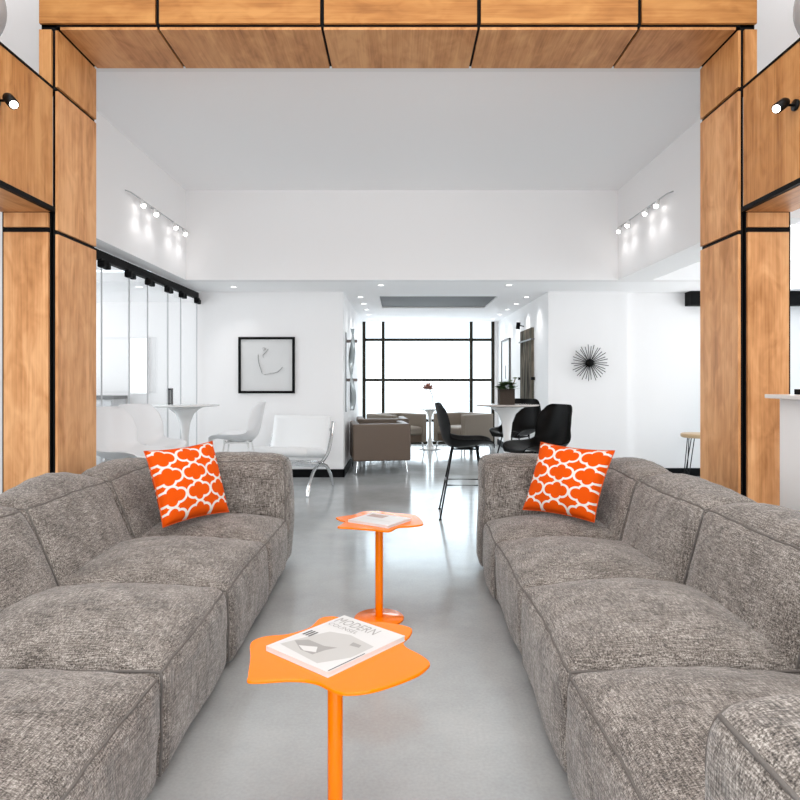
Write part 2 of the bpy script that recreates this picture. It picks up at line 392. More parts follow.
def spot(name, base, direction, label, group=None, r=.026, ln=.085, energy=14, rot=0):
    o = empty(name, base); d = V(direction).normalized()
    tag(o, label, 'spotlight', group)
    out = V((-1 if base[0] > 0 else 1, 0, 0))
    a = out*.075
    bm = bmesh.new(); tube(bm, [out*.0, out*.012], .028, 16); tube(bm, [out*.01, a], .007, 8); obj('bracket', bm, 'blackmetal', o, True)
    bm = bmesh.new(); tube(bm, [a-d*ln*.55, a-d*ln*.35, a+d*ln*.5], [r*.7, r, r], 18); obj('lamp_head', bm, 'blackmetal', o, True)
    bm = bmesh.new(); tube(bm, [a+d*ln*.5, a+d*(ln*.5+.006)], r*.7, 18); obj('bulb', bm, 'bulb', o, True)
    L = bpy.data.lights.new('spot_beam', 'SPOT'); L.energy = energy; L.spot_size = 1.5; L.spot_blend = .8; L.shadow_soft_size = .02
    lo = bpy.data.objects.new('spot_beam', L); col.objects.link(lo); lo.parent = o
    lo.location = a+d*(ln*.5+.02); lo.rotation_euler = d.to_track_quat('-Z', 'Y').to_euler()
    return o
spot('wall_spotlight', (XR+.016, 3.19, 2.57), (-.75, -.35, -.55), 'small black swivel spotlight on the right wing box')
spot('wall_spotlight', (XL-.016, 3.16, 2.58), (.6, -.4, -.6), 'small black swivel spotlight on the left wing box')

def globe(x, y, z, r, label):
    o = empty('globe_pendant', (x, y, z)); tag(o, label, 'pendant lamp')
    bm = bmesh.new(); bmesh.ops.create_uvsphere(bm, u_segments=40, v_segments=24, radius=r); obj('shade', bm, 'globe', o, True)
    bm = bmesh.new(); tube(bm, [(0, 0, r), (0, 0, 4.4-z)], .004, 8); obj('cord', bm, 'black', o)
    bm = bmesh.new(); tube(bm, [(0, 0, r-.01), (0, 0, r+.05)], .03, 16); obj('cap', bm, 'cabinet', o, True)
globe(2.46, 3.55, 3.30, .24, 'opal globe pendant above the right wing box')
globe(-2.46, 3.55, 3.30, .24, 'opal globe pendant above the left wing box')

# ------------------------------------------------------------------ sofas
def cushion_fn(x0, x1, y0, y1, z0, z1, r, bulge, seed):
    cx, cy, cz = (x0+x1)/2, (y0+y1)/2, (z0+z1)/2
    hx, hy, hz = (x1-x0)/2, (y1-y0)/2, (z1-z0)/2
    rnd = random.Random(seed); ph = [rnd.uniform(0, 6.28) for _ in range(6)]
    def f(u, v, w):
        p = V((u*hx, v*hy, w*hz))
        inner = V((max(-hx+r, min(hx-r, p.x)), max(-hy+r, min(hy-r, p.y)), max(-hz+r, min(hz-r, p.z))))
        d = p-inner
        # keep a fairly sharp but soft edge
        if d.length > 1e-9:
            m = max(abs(d.x), abs(d.y), abs(d.z)); k = r if m > r*.999 else m
            p = inner + d.normalized()*(.80*min(d.length, r) + .20*min(d.length, r*1.35))
        e = lambda q: max(0, 1-q*q)
        # bulge of the six faces
        bx, by, bz = bulge
        if abs(u) > .5: p.x += math.copysign(bx*e(v)**.8*e(w)**.8*(abs(u)-.5)*2, u)
        if abs(v) > .5: p.y += math.copysign(by*e(u)**.8*e(w)**.8*(abs(v)-.5)*2, v)
        if abs(w) > .5: p.z += math.copysign(bz*e(u)**.75*e(v)**.75*(abs(w)-.5)*2, w) if w > 0 else 0
        wob = .006*(math.sin(7*p.x+ph[0]+3*p.y)+math.sin(9*p.y+ph[1]+4*p.z)+math.sin(8*p.z+ph[2]-5*p.x))
        p += p.normalized()*wob
        # fine creases near the edges
        cr = .0025*math.sin(38*(p.x+p.y)+ph[3])*abs(w)**4 + .0025*math.sin(42*(p.z-p.y)+ph[4])*abs(v)**4
        p += p.normalized()*cr
        return V((cx, cy, cz)) + p
    return f
def cushion_bm(f, n=22):
    bm = bmesh.new(); cache = {}
    def vert(u, v, w):
        k = (round(u, 5), round(v, 5), round(w, 5))
        if k not in cache: cache[k] = bm.verts.new(f(u, v, w))
        return cache[k]
    # denser towards the edges
    t = [math.sin((2*i/n-1)*PI/2*.94)/math.sin(PI/2*.94) for i in range(n+1)]
    for ax in range(3):
        for s in (-1, 1):
            for i in range(n):
                for j in range(n):
                    q = []
                    for a, b2 in ((t[i], t[j]), (t[i+1], t[j]), (t[i+1], t[j+1]), (t[i], t[j+1])):
                        c = [0, 0, 0]; c[ax] = s; c[(ax+1) % 3] = a; c[(ax+2) % 3] = b2; q.append(vert(*c))
                    bm.faces.new(q)
    return bm
def edge_path(f, pts, off=.0):
    out = []
    for a, b2 in zip(pts, pts[1:]):
        for k in range(16):
            t = k/16; t = .5-.5*math.cos(PI*t)
            out.append(f(*[a[i]+(b2[i]-a[i])*t for i in range(3)]))
    out.append(f(*pts[-1])); return out
def sofa(s, XF, XBK, name_side, seed):
    o = empty('sectional_sofa', (s*(XF+XBK)/2, 2.5, 0)); o0 = V((s*(XF+XBK)/2, 2.5, 0))
    bw = .37
    def cu(nm, xa, xb, ya, yb, za, zb, r, bulge, sd, pips, lean=0):
        x0, x1 = sorted((s*xa, s*xb))
        f0 = cushion_fn(x0, x1, ya, yb, za, zb, r, bulge, sd)
        def f(u, v, w):
            p = f0(u, v, w) - o0
            if lean: p.x += s*lean*max(0, (p.z-.30))/(.40)*(.5-.42*u*s)/.92
            p.x += s*.013*(p.y+.3)
            return p
        c = obj(nm, cushion_bm(f), 'fabric', o, True)
        bm = bmesh.new()
        for pp in pips: tube(bm, edge_path(f, pp), .0045, 6)
        obj('piping', bm, 'piping', c, True)
    ys = [1.015, 1.845, 2.61, 3.39, 3.97]
    fr = -s   # which u is the front
    for i in range(4):
        top = .348 + (.012, .015, 0.0, -.01)[i]
        cu('seat_cushion', XF, XBK-bw+.10, ys[i]+.007, ys[i+1]-.007, .025, top, .05, (.018, .008, .088), seed+i,
           [[(fr, -1, -1), (fr, -1, 1), (fr, 1, 1), (fr, 1, -1)], [(fr, -1, 1), (-fr, -1, 1)], [(fr, 1, 1), (-fr, 1, 1)]])
    yb = [.72, 1.845, 2.61, 3.39, 4.20]
    for i in range(4):
        cu('back_cushion', XBK-bw, XBK, yb[i]+.006, yb[i+1]-.006, .03, .68, .05, (.045, .006, .062), seed+20+i,
           [[(fr, -1, -1), (fr, -1, 1), (fr, 1, 1), (fr, 1, -1)], [(fr, -1, 1), (-fr, -1, 1)], [(fr, 1, 1), (-fr, 1, 1)]], lean=.17 if s < 0 else .11)
    yn = (.74, 1.01) if s > 0 else (.70, .965)
    for (a, b2) in (yn, (3.965, 4.21)):
        cu('armrest', XF-.005, XBK-bw+.04, a, b2, .025, .71, .07, (.010, .02, .028), seed+40+int(a*3),
           [[(fr, -1, -1), (fr, -1, 1), (fr, 1, 1), (fr, 1, -1)], [(fr, 1, 1), (-fr, 1, 1)], [(fr, -1, 1), (-fr, -1, 1)]])
    for xx in (XF+.1, XBK-.1):
        for yy in (.85, 1.84, 2.6, 3.4, 4.1):
            bm = bmesh.new(); lathe(bm, [(0, 0), (.025, 0), (.03, .04), (0, .04)], 16, s*xx-o0.x, yy-2.5)
            obj('foot', bm, 'black', o, True)
    return o
tag(sofa(-1, .688, 1.73, 'left', 3), 'long grey tweed modular sofa along the left side of the aisle', 'sofa')
tag(sofa(1, .487, 1.50, 'right', 71), 'long grey tweed modular sofa on the right with a near armrest in view', 'sofa')

# ------------------------------------------------------------------ throw pillows
def pillow(bl, br, tr, tl, label, thick=.085):
    c = (V(bl)+V(br)+V(tr)+V(tl))/4
    P = [V(q)-c for q in (bl, br, tr, tl)]
    nrm = (P[1]-P[0]).cross(P[3]-P[0]).normalized()
    n = 28; bm = bmesh.new(); uvl = bm.loops.layers.uv.new('UVMap'); cache = {}
    def pos(i, j, sgn):
        u, v = i/n, j/n; a, b2 = 2*u-1, 2*v-1
        # edges bow inwards, corners stay pointed
        uu = .5+.5*a*(1-.07*(1-b2*b2)); vv = .5+.5*b2*(1-.07*(1-a*a))
        p = P[0]*(1-uu)*(1-vv)+P[1]*uu*(1-vv)+P[2]*uu*vv+P[3]*(1-uu)*vv
        h = thick*((1-a*a)*(1-b2*b2))**.42 + .004*math.sin(9*a+4*b2)*(1-a*a)
        if (1-a*a)*(1-b2*b2) < 1e-6: h = 0
        return p+nrm*sgn*h
    def vt(i, j, sgn):
        edge = i in (0, n) or j in (0, n); k = (i, j, 0 if edge else sgn)
        if k not in cache: cache[k] = bm.verts.new(pos(i, j, sgn))
        return cache[k]
    for sgn in (1, -1):
        for i in range(n):
            for j in range(n):
                ids = [(i, j), (i+1, j), (i+1, j+1), (i, j+1)]
                if sgn < 0: ids = ids[::-1]
                f = bm.faces.new([vt(a, b2, sgn) for a, b2 in ids])
                for lp, (a, b2) in zip(f.loops, ids): lp[uvl].uv = (a/n, b2/n)
    o = empty('throw_pillow', c); tag(o, label, 'pillow')
    body = obj('cover', bm, 'pillow', o, True)
    bm = bmesh.new()
    path = [pos(i, 0, 0) for i in range(n)]+[pos(n, j, 0) for j in range(n)]+[pos(n-i, n, 0) for i in range(n)]+[pos(0, n-j, 0) for j in range(n)]
    tube(bm, path, .003, 6, closed=True); obj('seam', bm, simple('seam_orange', (.7, .10, .01), .8), body, True)
pillow((-1.245, 3.36, .425), (-1.0, 3.74, .43), (-1.135, 3.87, .83), (-1.40, 3.50, .81), 'orange pillow with white quatrefoil trellis in the far corner of the left sofa')
pillow((.725, 3.78, .435), (1.05, 3.46, .43), (1.185, 3.53, .81), (.85, 3.86, .825), 'orange pillow with white quatrefoil trellis in the far corner of the right sofa')

# ------------------------------------------------------------------ orange side tables and magazines
def side_table(cx, cy, outline, label, br=.14):
    o = empty('side_table', (cx, cy, 0)); tag(o, label, 'side table')
    pts = smooth_closed([(x-cx, y-cy) for x, y in outline], 7)
    bm = bmesh.new(); prism(bm, pts, .490, .4985)
    obj('tabletop', bm, 'orange', o, False, [('bevel', .002, 2)])
    bm = bmesh.new(); lathe(bm, [(0, .012), (.0195, .012), (.0195, .49), (0, .49)], 28); obj('pole', bm, 'orange', o, True, [('bevel', .002, 2)])
    bm = bmesh.new(); lathe(bm, [(0, 0), (br, 0), (br, .006), (br-.003, .009), (.03, .012), (0, .012)], 56); obj('base_plate', bm, 'orange', o, True)
    bm = bmesh.new(); lathe(bm, [(0, .478), (.06, .484), (.06, .4895), (0, .4895)], 28); obj('mounting_plate', bm, 'orange', o)
def unp(px, drop=.7): return [((x-400)*drop/(y-380), 640*drop/(y-380)) for x, y in px]
near_top = [(-.3480, 1.493), (-.3620, 1.525), (-.3790, 1.62), (-.3985, 1.710), (-.372, 1.752), (-.310, 1.770), (-.258, 1.815), (-.2363, 1.885), (-.205, 1.902), (-.1776, 1.894),
            (-.105, 1.865), (-.030, 1.850), (.030, 1.815), (.028, 1.765), (.0108, 1.723), (.0158, 1.684), (.050, 1.640), (.072, 1.600), (.070, 1.572), (.035, 1.520),
            (-.050, 1.455), (-.112, 1.436), (-.148, 1.447), (-.198, 1.490), (-.258, 1.502)]
side_table(-.166, 1.64, near_top, 'near orange side table with wavy petal top, holding a white magazine')
far_top = unp([(336, 517), (340, 519.5), (345, 521), (341, 524), (338, 526.5), (352, 527.5), (372, 529), (384, 530.3), (391, 530), (398, 526.5), (412, 525.5), (423, 523.5), (421, 519), (415, 514.5), (402, 513), (390, 512), (381, 510.8), (371, 510.5), (362, 511.2), (354, 514), (344, 515.5)])
side_table(-.105, 3.22, far_top, 'far orange side table with pale shining top, between the sofa ends', .125)

def text_mesh(s, size, mat, parent, mtx, name='title', bold=False):
    cu = bpy.data.curves.new(name, 'FONT'); cu.body = s; cu.size = size; cu.resolution_u = 2
    if bold: cu.offset = size*.02
    t = bpy.data.objects.new(name, cu); col.objects.link(t)
    bpy.context.view_layer.update()
    me = bpy.data.meshes.new_from_object(t.evaluated_get(bpy.context.evaluated_depsgraph_get()))
    bpy.data.objects.remove(t); me.transform(mtx); me.name = name
    o = bpy.data.objects.new(name, me); col.objects.link(o); me.materials.clear(); me.materials.append(M[mat]); o.parent = parent
    return o
def magazine(loc, ang, w, h, th, label):
    o = empty('magazine', loc, ang); tag(o, label, 'magazine')
    obj('pages', B((-w/2+.001, w/2-.002, -h/2+.001, h/2-.001, .001, th-.001)), 'paper', o)
    obj('cover', B((-w/2, w/2, -h/2, h/2, th-.001, th), (-w/2, w/2, -h/2, h/2, 0, .001), (-w/2-.001, -w/2, -h/2, h/2, 0, th)), 'paper', o)
    return o
def flat(bm, pts, z): bm.faces.new([bm.verts.new((x, y, z)) for x, y in pts])
ang = math.atan2(-.65, .76)
mg = magazine((-.166, 1.689, .4987), ang, .232, .283, .013, 'white magazine titled MODERN lying on the near orange side table')
z = .0134
text_mesh('MODERN', .056, 'inkgrey', mg, Matrix.Translation((-.108, .088, z)) @ Matrix.Diagonal((.66, .95, 1, 1)), 'title')
text_mesh('COUNSEL', .028, 'inkgrey', mg, Matrix.Translation((-.106, .062, z)) @ Matrix.Diagonal((.9, .9, 1, 1)), 'subtitle')
bm = bmesh.new()
flat(bm, [(-.10, -.11), (.06, -.125), (.10, -.05), (.10, .035), (.0, .05), (-.06, .03), (-.08, -.03)], z-.0002); obj('cover_photo', bm, simple('photo_pale', (.50, .49, .475), .4), mg)
bm = bmesh.new()
flat(bm, [(-.087, -.071), (-.063, -.044), (-.001, -.045), (.033, -.03), (.02, -.06), (.014, -.099), (-.03, -.10)], z); flat(bm, [(.045, .0), (.075, .005), (.07, .02), (.04, .02)], z+.0001)
obj('cover_picture', bm, 'inkgrey', mg)
bm = bmesh.new(); flat(bm, [(-.055, -.085), (-.01, -.06), (.012, -.085), (-.02, -.098)], z+.0002); obj('cover_highlight', bm, 'paper', mg)
bm = bmesh.new()
for k in range(3): flat(bm, [(-.105+k*.011, -.03), (-.099+k*.011, -.03), (-.099+k*.011, .005), (-.105+k*.011, .005)], z)
obj('cover_text', bm, 'ink', mg); bm = bmesh.new()
flat(bm, [(.109, -.135), (.112, -.135), (.112, -.01), (.109, -.01)], z)
obj('spine_line', bm, 'ink', mg)
mg2 = magazine((-.100, 3.175, .4987), math.atan2(-.65, .76)+.12, .24, .20, .012, 'pale magazine lying open side up on the far orange side table')
mg2['label'] = 'pale magazine with a tan picture lying on the far orange side table'
bm = bmesh.new(); flat(bm, [(-.10, .02), (.0, .02), (.0, .08), (-.10, .08)], .0124); obj('cover_picture', bm, 'inktan', mg2)
bm = bmesh.new(); flat(bm, [(-.09, -.03), (.08, -.03), (.08, -.02), (-.09, -.02)], .0124); obj('cover_text', bm, 'inkpale', mg2)

# ------------------------------------------------------------------ shell chairs on counter-height bases
def shell_bm(zs):
    prof = [(.262, -.035, .140), (.250, -.008, .185), (.17, -.006, .215), (.05, -.026, .236), (-.06, -.036, .246), (-.135, -.020, .250), (-.18, .035, .248), (-.205, .12, .240), (-.224, .21, .224), (-.240, .29, .200), (-.250, .338, .170), (-.254, .356, .12)]
    prof = smooth_open(prof, 3)
    n = 14; bm = bmesh.new(); rows = []
    L = len(prof)
    for k, (d, z, w) in enumerate(prof):
        t = k/(L-1); row = []
        seatness = max(0, 1-abs(t-.33)/.34); backness = max(0, min(1, (t-.42)/.2))*(1-.55*max(0, (t-.75)/.25))
        for i in range(n+1):
            a = 2*i/n-1
            x = a*w; up = .10*abs(a)**2.3*max(0, 1-abs(t-.42)/.42)**.7; fw = .085*abs(a)**2.2*backness**.8
            row.append(bm.verts.new((x*(1-.05*seatness*abs(a)), d+fw, zs+z+up)))
        rows.append(row)
    for A, C in zip(rows, rows[1:]):
        for i in range(n): bm.faces.new((A[i], A[i+1], C[i+1], C[i]))
    return bm
def shell_chair(shell_mat, leg_mat):
    o = empty('counter_stool'); zs = .64
    obj('seat_shell', shell_bm(zs), shell_mat, o, True, [('solid', .009), ('sub', 1)])
    feet = [(-.235, -.21), (.235, -.21), (.235, .20), (-.235, .20)]; tops = [(-.10, -.10), (.10, -.10), (.10, .12), (-.10, .12)]
    for (fx, fy), (tx, ty) in zip(feet, tops):
        bm = bmesh.new(); tube(bm, [(tx, ty, zs-.045), (fx, fy, .008)], .0075, 8); leg = obj('leg', bm, leg_mat, o, True)
        bm = bmesh.new(); lathe(bm, [(0, 0), (.012, 0), (.012, .01), (0, .012)], 12, fx, fy); obj('glide', bm, 'black', leg, True)
    bm = bmesh.new(); tube(bm, [(x, y, zs-.045) for x, y in tops], .0075, 8, closed=True)
    tube(bm, [(-.1, -.1, zs-.045), (.1, .12, zs-.045)], .006, 8); tube(bm, [(.1, -.1, zs-.045), (-.1, .12, zs-.045)], .006, 8)
    for x, y in tops: tube(bm, [(x, y, zs-.05), (x, y, zs-.018)], .012, 8)
    obj('seat_frame', bm, leg_mat, o, True)
    t = (.29)/(zs-.045); rp = [(f[0]*(1-t)+p[0]*t, f[1]*(1-t)+p[1]*t) for f, p in zip(feet, tops)]
    bm = bmesh.new(); tube(bm, [(x, y, .29) for x, y in rp], .006, 8, closed=True)
    tube(bm, [(rp[0][0], rp[0][1], .31), (rp[1][0], rp[1][1], .31)], .005, 8)
    obj('footrest', bm, leg_mat, o, True)
    return o
def face(o, x, y, dx, dy): o.location = (x, y, 0); o.rotation_euler = (0, 0, math.atan2(dy, dx)-PI/2)
bk = shell_chair('blackplastic', 'blackmetal'); face(bk, .565, 5.70, 1, -.05)
tag(bk, 'black shell counter stool seen side on, left of the round black-seated table group', 'stool', 'black shell stools round the bar table')
bk['label'] = 'black shell stool seen side on beside the aisle, its thin legs in full view'
b2 = copy_tree(bk); face(b2, 1.24, 6.85, -.62, -.78); b2['label'] = 'black shell stool standing behind the round table with the potted plant'
b3 = copy_tree(bk); face(b3, 1.16, 5.30, -.87, -.38); b3['label'] = 'black shell stool right of the round table, just behind the right sofa'
wh = shell_chair('whiteplastic', 'whiteenamel'); face(wh, -2.05, 4.80, .93, -.35)
tag(wh, 'white shell stool nearest the wood column, in front of the glass partition', 'stool', 'white shell stools round the white table')
w2 = copy_tree(wh); face(w2, -2.12, 5.42, .86, -.50); w2['label'] = 'white shell stool between the nearest white stool and the white round table'
w3 = copy_tree(wh); face(w3, -1.57, 6.25, -1, -.05); w3['label'] = 'white shell stool right of the white round table, facing left under the picture'

def tulip(x, y, h, r, label, topmat='whiteenamel', base=.23):
    o = empty('pedestal_table', (x, y, 0)); tag(o, label, 'table')
    bm = bmesh.new(); lathe(bm, [(0, h-.022), (r*.55, h-.02), (r*.93, h-.012), (r, h-.004), (r, h), (0, h)], 56); obj('tabletop', bm, topmat, o, True)
    k = h/.95
    prof = [(0, 0), (base, 0), (base, .006), (base*.75, .022), (base*.4, .06), (.05, .14), (.033, .26), (.030, h*.45), (.035, h*.68), (.05, h*.82), (.085, h*.91), (.14, h*.96), (.17, h-.022), (0, h-.022)]
    if h < .8: prof = [(a*.72 if 0 < i < 13 and a < .2 else a, b) for i, (a, b) in enumerate(prof)]
    bm = bmesh.new(); lathe(bm, prof, 48); obj('pedestal', bm, 'whiteenamel', o, True)
tulip(1.02, 6.1, .965, .305, 'round pedestal bar table with pale brown top and a potted plant', 'stonetop')
tulip(-2.10, 6.25, .955, .325, 'white round pedestal bar table before the glass partition')
tulip(.52, 11.1, .70, .20, 'small white pedestal table with a flower, by the far window', base=.2)

# plant on the bar table
pp = empty('potted_succulent', (1.015, 6.12, .9655)); tag(pp, 'green succulent in a square brown pot on the bar table', 'plant')
bm = bmesh.new(); s = .070
v = [[bm.verts.new((a*q, b_*q, zz)) for a, b_ in ((-1, -1), (1, -1), (1, 1), (-1, 1))] for q, zz in ((s, 0), (s*1.02, .15), (s*.92, .15), (s*.92, .13))]
for A, C in zip(v, v[1:]):
    for i in range(4): bm.faces.new((A[i], A[(i+1) % 4], C[(i+1) % 4], C[i]))
bm.faces.new(v[0][::-1]); bm.faces.new(v[-1]); obj('pot', bm, 'pot', pp)
def rosette(bm, c, r, n, up=.6):
    c = V(c)
    for ring in range(3):
        for k in range(n):
            a = 2*PI*(k+.5*ring)/n; rr = r*(1-.25*ring); e = up+.35*ring
            d = V((math.cos(a)*math.cos(e), math.sin(a)*math.cos(e), math.sin(e))); sd = V((-math.sin(a), math.cos(a), 0))*rr*.22
            p = [c, c+d*rr*.5+sd, c+d*rr, c+d*rr*.5-sd]; bm.faces.new([bm.verts.new(q) for q in p])
bm = bmesh.new()
for c in ((-.04, -.04, .14), (.045, -.05, .15), (0, .03, .18), (-.055, .04, .15), (.05, .03, .18), (0, -.03, .19), (-.03, 0, .17)): rosette(bm, c, .10, 12, .05)
obj('leaves', bm, 'leaf', pp)
bm = bmesh.new(); 
for c in ((.085, -.01, .245), (-.06, -.05, .2), (.03, -.06, .22)): rosette(bm, c, .04, 9, .3)
obj('pale_leaves', bm, 'leafpale', pp)
bm = bmesh.new(); tube(bm, [(.03, 0, .15), (.07, -.01, .2), (.085, -.01, .245)], .005, 6); obj('stem', bm, 'stem', pp)
# flower in a vase
fl = empty('flower_vase', (.57, 11.08, .70)); tag(fl, 'orchid stem with dark pink bloom in a slim glass vase on the far table', 'flower')
bm = bmesh.new(); lathe(bm, [(0, 0), (.03, 0), (.032, .03), (.018, .09), (.014, .16), (.017, .17)], 20); obj('vase', bm, 'glass', fl, True)
bm = bmesh.new(); tube(bm, smooth_open([(0, 0, .02), (-.005, 0, .2), (-.03, 0, .28), (-.07, 0, .37)], 5), .006, 6); tube(bm, [(-.03, 0, .3), (-.11, 0, .32)], .004, 6); obj('stem', bm, 'stem', fl)
bm = bmesh.new()
for c in ((-.08, 0, .37), (-.12, 0, .33), (-.05, 0, .33)): rosette(bm, c, .145, 7, .2); rosette(bm, c, .11, 6, 1.0)
obj('blossom', bm, 'petal', fl)

# ------------------------------------------------------------------ taupe armchairs
def armchair():
    o = empty('club_armchair'); W, Dp, z0, z1, t = .37, .35, .17, .64, .10
    bm = bmesh.new()
    pts = [(-W, Dp), (-W, -Dp), (W, -Dp), (W, Dp), (W-t, Dp), (W-t, -Dp+t+.02), (-W+t, -Dp+t+.02), (-W+t, Dp)]
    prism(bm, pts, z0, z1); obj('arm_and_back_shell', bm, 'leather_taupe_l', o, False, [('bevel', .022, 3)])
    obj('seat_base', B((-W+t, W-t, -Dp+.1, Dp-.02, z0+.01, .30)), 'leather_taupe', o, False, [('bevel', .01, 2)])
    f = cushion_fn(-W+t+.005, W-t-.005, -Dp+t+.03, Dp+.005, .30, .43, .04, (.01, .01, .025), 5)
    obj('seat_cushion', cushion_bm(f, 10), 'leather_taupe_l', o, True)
    for x in (-W+.06, W-.06):
        for y in (-Dp+.06, Dp-.06):
            sx = math.copysign(1, x); sy = math.copysign(1, y)
            bm = bmesh.new(); tube(bm, smooth_open([(x, y, .175), (x+sx*.005, y+sy*.01, .12), (x+sx*.02, y+sy*.03, .0)], 4), .012, 8); obj('leg', bm, 'chrome', o, True)
    return o
ac = armchair(); face(ac, -.275, 8.47, -.14, 1)
tag(ac, 'taupe leather club armchair seen from behind, nearest in the corridor', 'armchair', 'taupe club armchairs by the far window')
M['leather_taupe_l'] = M['leather_taupe_l']
a2 = copy_tree(ac); face(a2, -.27, 9.55, -.1, 1); a2['label'] = 'taupe leather armchair just beyond the nearest one, only its top showing'
a3 = copy_tree(ac); face(a3, -.06, 10.62, .65, -.75); a3['label'] = 'taupe leather armchair left of the small white table, its seat turned to us'
a4 = copy_tree(ac); face(a4, 1.06, 10.75, -.75, -.66); a4['label'] = 'taupe leather armchair right of the small white table, under the far window'
# shade put into the colour: darker leather shells on the two near armchairs
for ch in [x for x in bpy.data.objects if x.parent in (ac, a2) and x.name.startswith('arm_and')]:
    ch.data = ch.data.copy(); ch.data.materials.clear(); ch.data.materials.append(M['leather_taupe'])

# ------------------------------------------------------------------ white lounge chair with chrome crossed frame
bc = empty('lounge_chair'); face(bc, -1.19, 7.0, -.25, -.97)
tag(bc, 'low white tufted leather lounge chair on crossed chrome legs under the picture', 'armchair')
def strip(bm, path, x, wd=.017, th=.0065):
    path = smooth_open(path, 6); rows = []
    for i, (y, z) in enumerate(path):
        a = path[max(i-1, 0)]; c = path[min(i+1, len(path)-1)]; t = V((0, c[0]-a[0], c[1]-a[1])).normalized(); nn = V((0, -t.z, t.y))
        rows.append([bm.verts.new(V((x+sx*wd, y, z))+nn*th*sn) for sx, sn in ((-1, -1), (1, -1), (1, 1), (-1, 1))])
    for A, C in zip(rows, rows[1:]):
        for k in range(4): bm.faces.new((A[k], A[(k+1) % 4], C[(k+1) % 4], C[k]))
    bm.faces.new(rows[0][::-1]); bm.faces.new(rows[-1])
for sx in (-.355, .355):
    bm = bmesh.new()
    strip(bm, [(-.36, .73), (-.30, .56), (-.19, .40), (.0, .31), (.20, .26), (.34, .13), (.39, .0)], sx)
    strip(bm, [(.36, .36), (.20, .345), (.0, .30), (-.16, .24), (-.29, .12), (-.36, 0)], sx)
    obj('crossed_leg', bm, 'chrome', bc, True)
bm = bmesh.new()
for y, z in ((-.33, .64), (.30, .35), (-.17, .25)): box(bm, -.355, .355, y-.006, y+.006, z-.017, z+.017)
obj('crossbar', bm, 'chrome', bc)
def tufted(name, Lu, Lv, th, mtx, nu=5, nv=4):
    bm = bmesh.new(); N = 8; rows = []
    for sgn in (1, -1):
        gr = []
        for i in range(nu*N+1):
            r_ = []
            for j in range(nv*N+1):
                u, v_ = i/(nu*N), j/(nv*N)
                e = min(1, min(u, 1-u, v_, 1-v_)*12)**.5
                dd = abs(math.sin(PI*u*nu))**.35*abs(math.sin(PI*v_*nv))**.35 if sgn > 0 else .5
                r_.append(bm.verts.new(mtx @ V(((u-.5)*Lu, (v_-.5)*Lv, sgn*th/2*(.25+.75*e)*(.75+.3*dd)))))
            gr.append(r_)
        for i in range(nu*N):
            for j in range(nv*N): bm.faces.new((gr[i][j], gr[i+1][j], gr[i+1][j+1], gr[i][j+1]))
        rows.append(gr)
    a, c = rows; I, J = nu*N, nv*N
    for i in range(I):
        for j in (0, J): bm.faces.new((a[i][j], a[i+1][j], c[i+1][j], c[i][j]))
    for j in range(J):
        for i in (0, I): bm.faces.new((a[i][j], a[i][j+1], c[i][j+1], c[i][j]))
    obj(name, bm, 'leather_white', bc, True)
tufted('seat_cushion', .68, .62, .11, Matrix.Translation((0, .06, .415)) @ Matrix.Rotation(.12, 4, 'X'))
tufted('back_cushion', .68, .44, .10, Matrix.Translation((0, -.25, .585)) @ Matrix.Rotation(PI/2+.28, 4, 'X'))

# ------------------------------------------------------------------ oak stool at the right
st = empty('oak_stool', (3.40, 7.3, 0)); tag(st, 'round pale oak stool with thin black legs beside the right wood column', 'stool')
bm = bmesh.new(); lathe(bm, [(0, .545), (.17, .545), (.185, .555), (.185, .585), (.175, .592), (0, .588)], 36); obj('seat', bm, 'oakseat', st, True, [('bevel', .002, 1)])
for k in range(4):
    a = k*PI/2+.5; c_, s_ = math.cos(a), math.sin(a); q = V((-s_, c_, 0))
    bm = bmesh.new()
    for sg in (-1, 1):
        tube(bm, [V((c_*.11, s_*.11, .545))+q*.035*sg, V((c_*.19, s_*.19, .012))+q*.006*sg], .0055, 8)
    tube(bm, [V((c_*.19, s_*.19, .008))-q*.008, V((c_*.19, s_*.19, .008))+q*.008], .0075, 8)
    obj('leg', bm, 'blackmetal', st, True)

# ------------------------------------------------------------------ reception counter
rc = empty('reception_counter', (2.45, 2.7, 0)); tag(rc, 'white reception counter with thin pale top at the right edge', 'counter')
obj('body', B((-.375, .4, -.8, .80, 0, 1.10)), 'counter', rc, mods=[('bevel', .003, 1)])
obj('countertop', B((-.44, .45, -.85, .83, 1.10, 1.122)), 'countertop', rc, mods=[('bevel', .003, 2)])
tb = empty('card_reader', (2.19, 3.36, 1.1225)); tag(tb, 'small black tray on top of the white counter', 'tray')
tb.name = 'desk_tray'
obj('tray_body', B((-.06, .13, -.1, .1, 0, .008), (-.06, -.052, -.1, .1, .008, .028), (.122, .13, -.1, .1, .008, .028), (-.052, .122, -.1, -.092, .008, .028), (-.052, .122, .092, .1, .008, .028)), 'black', tb, mods=[('bevel', .002, 1)])

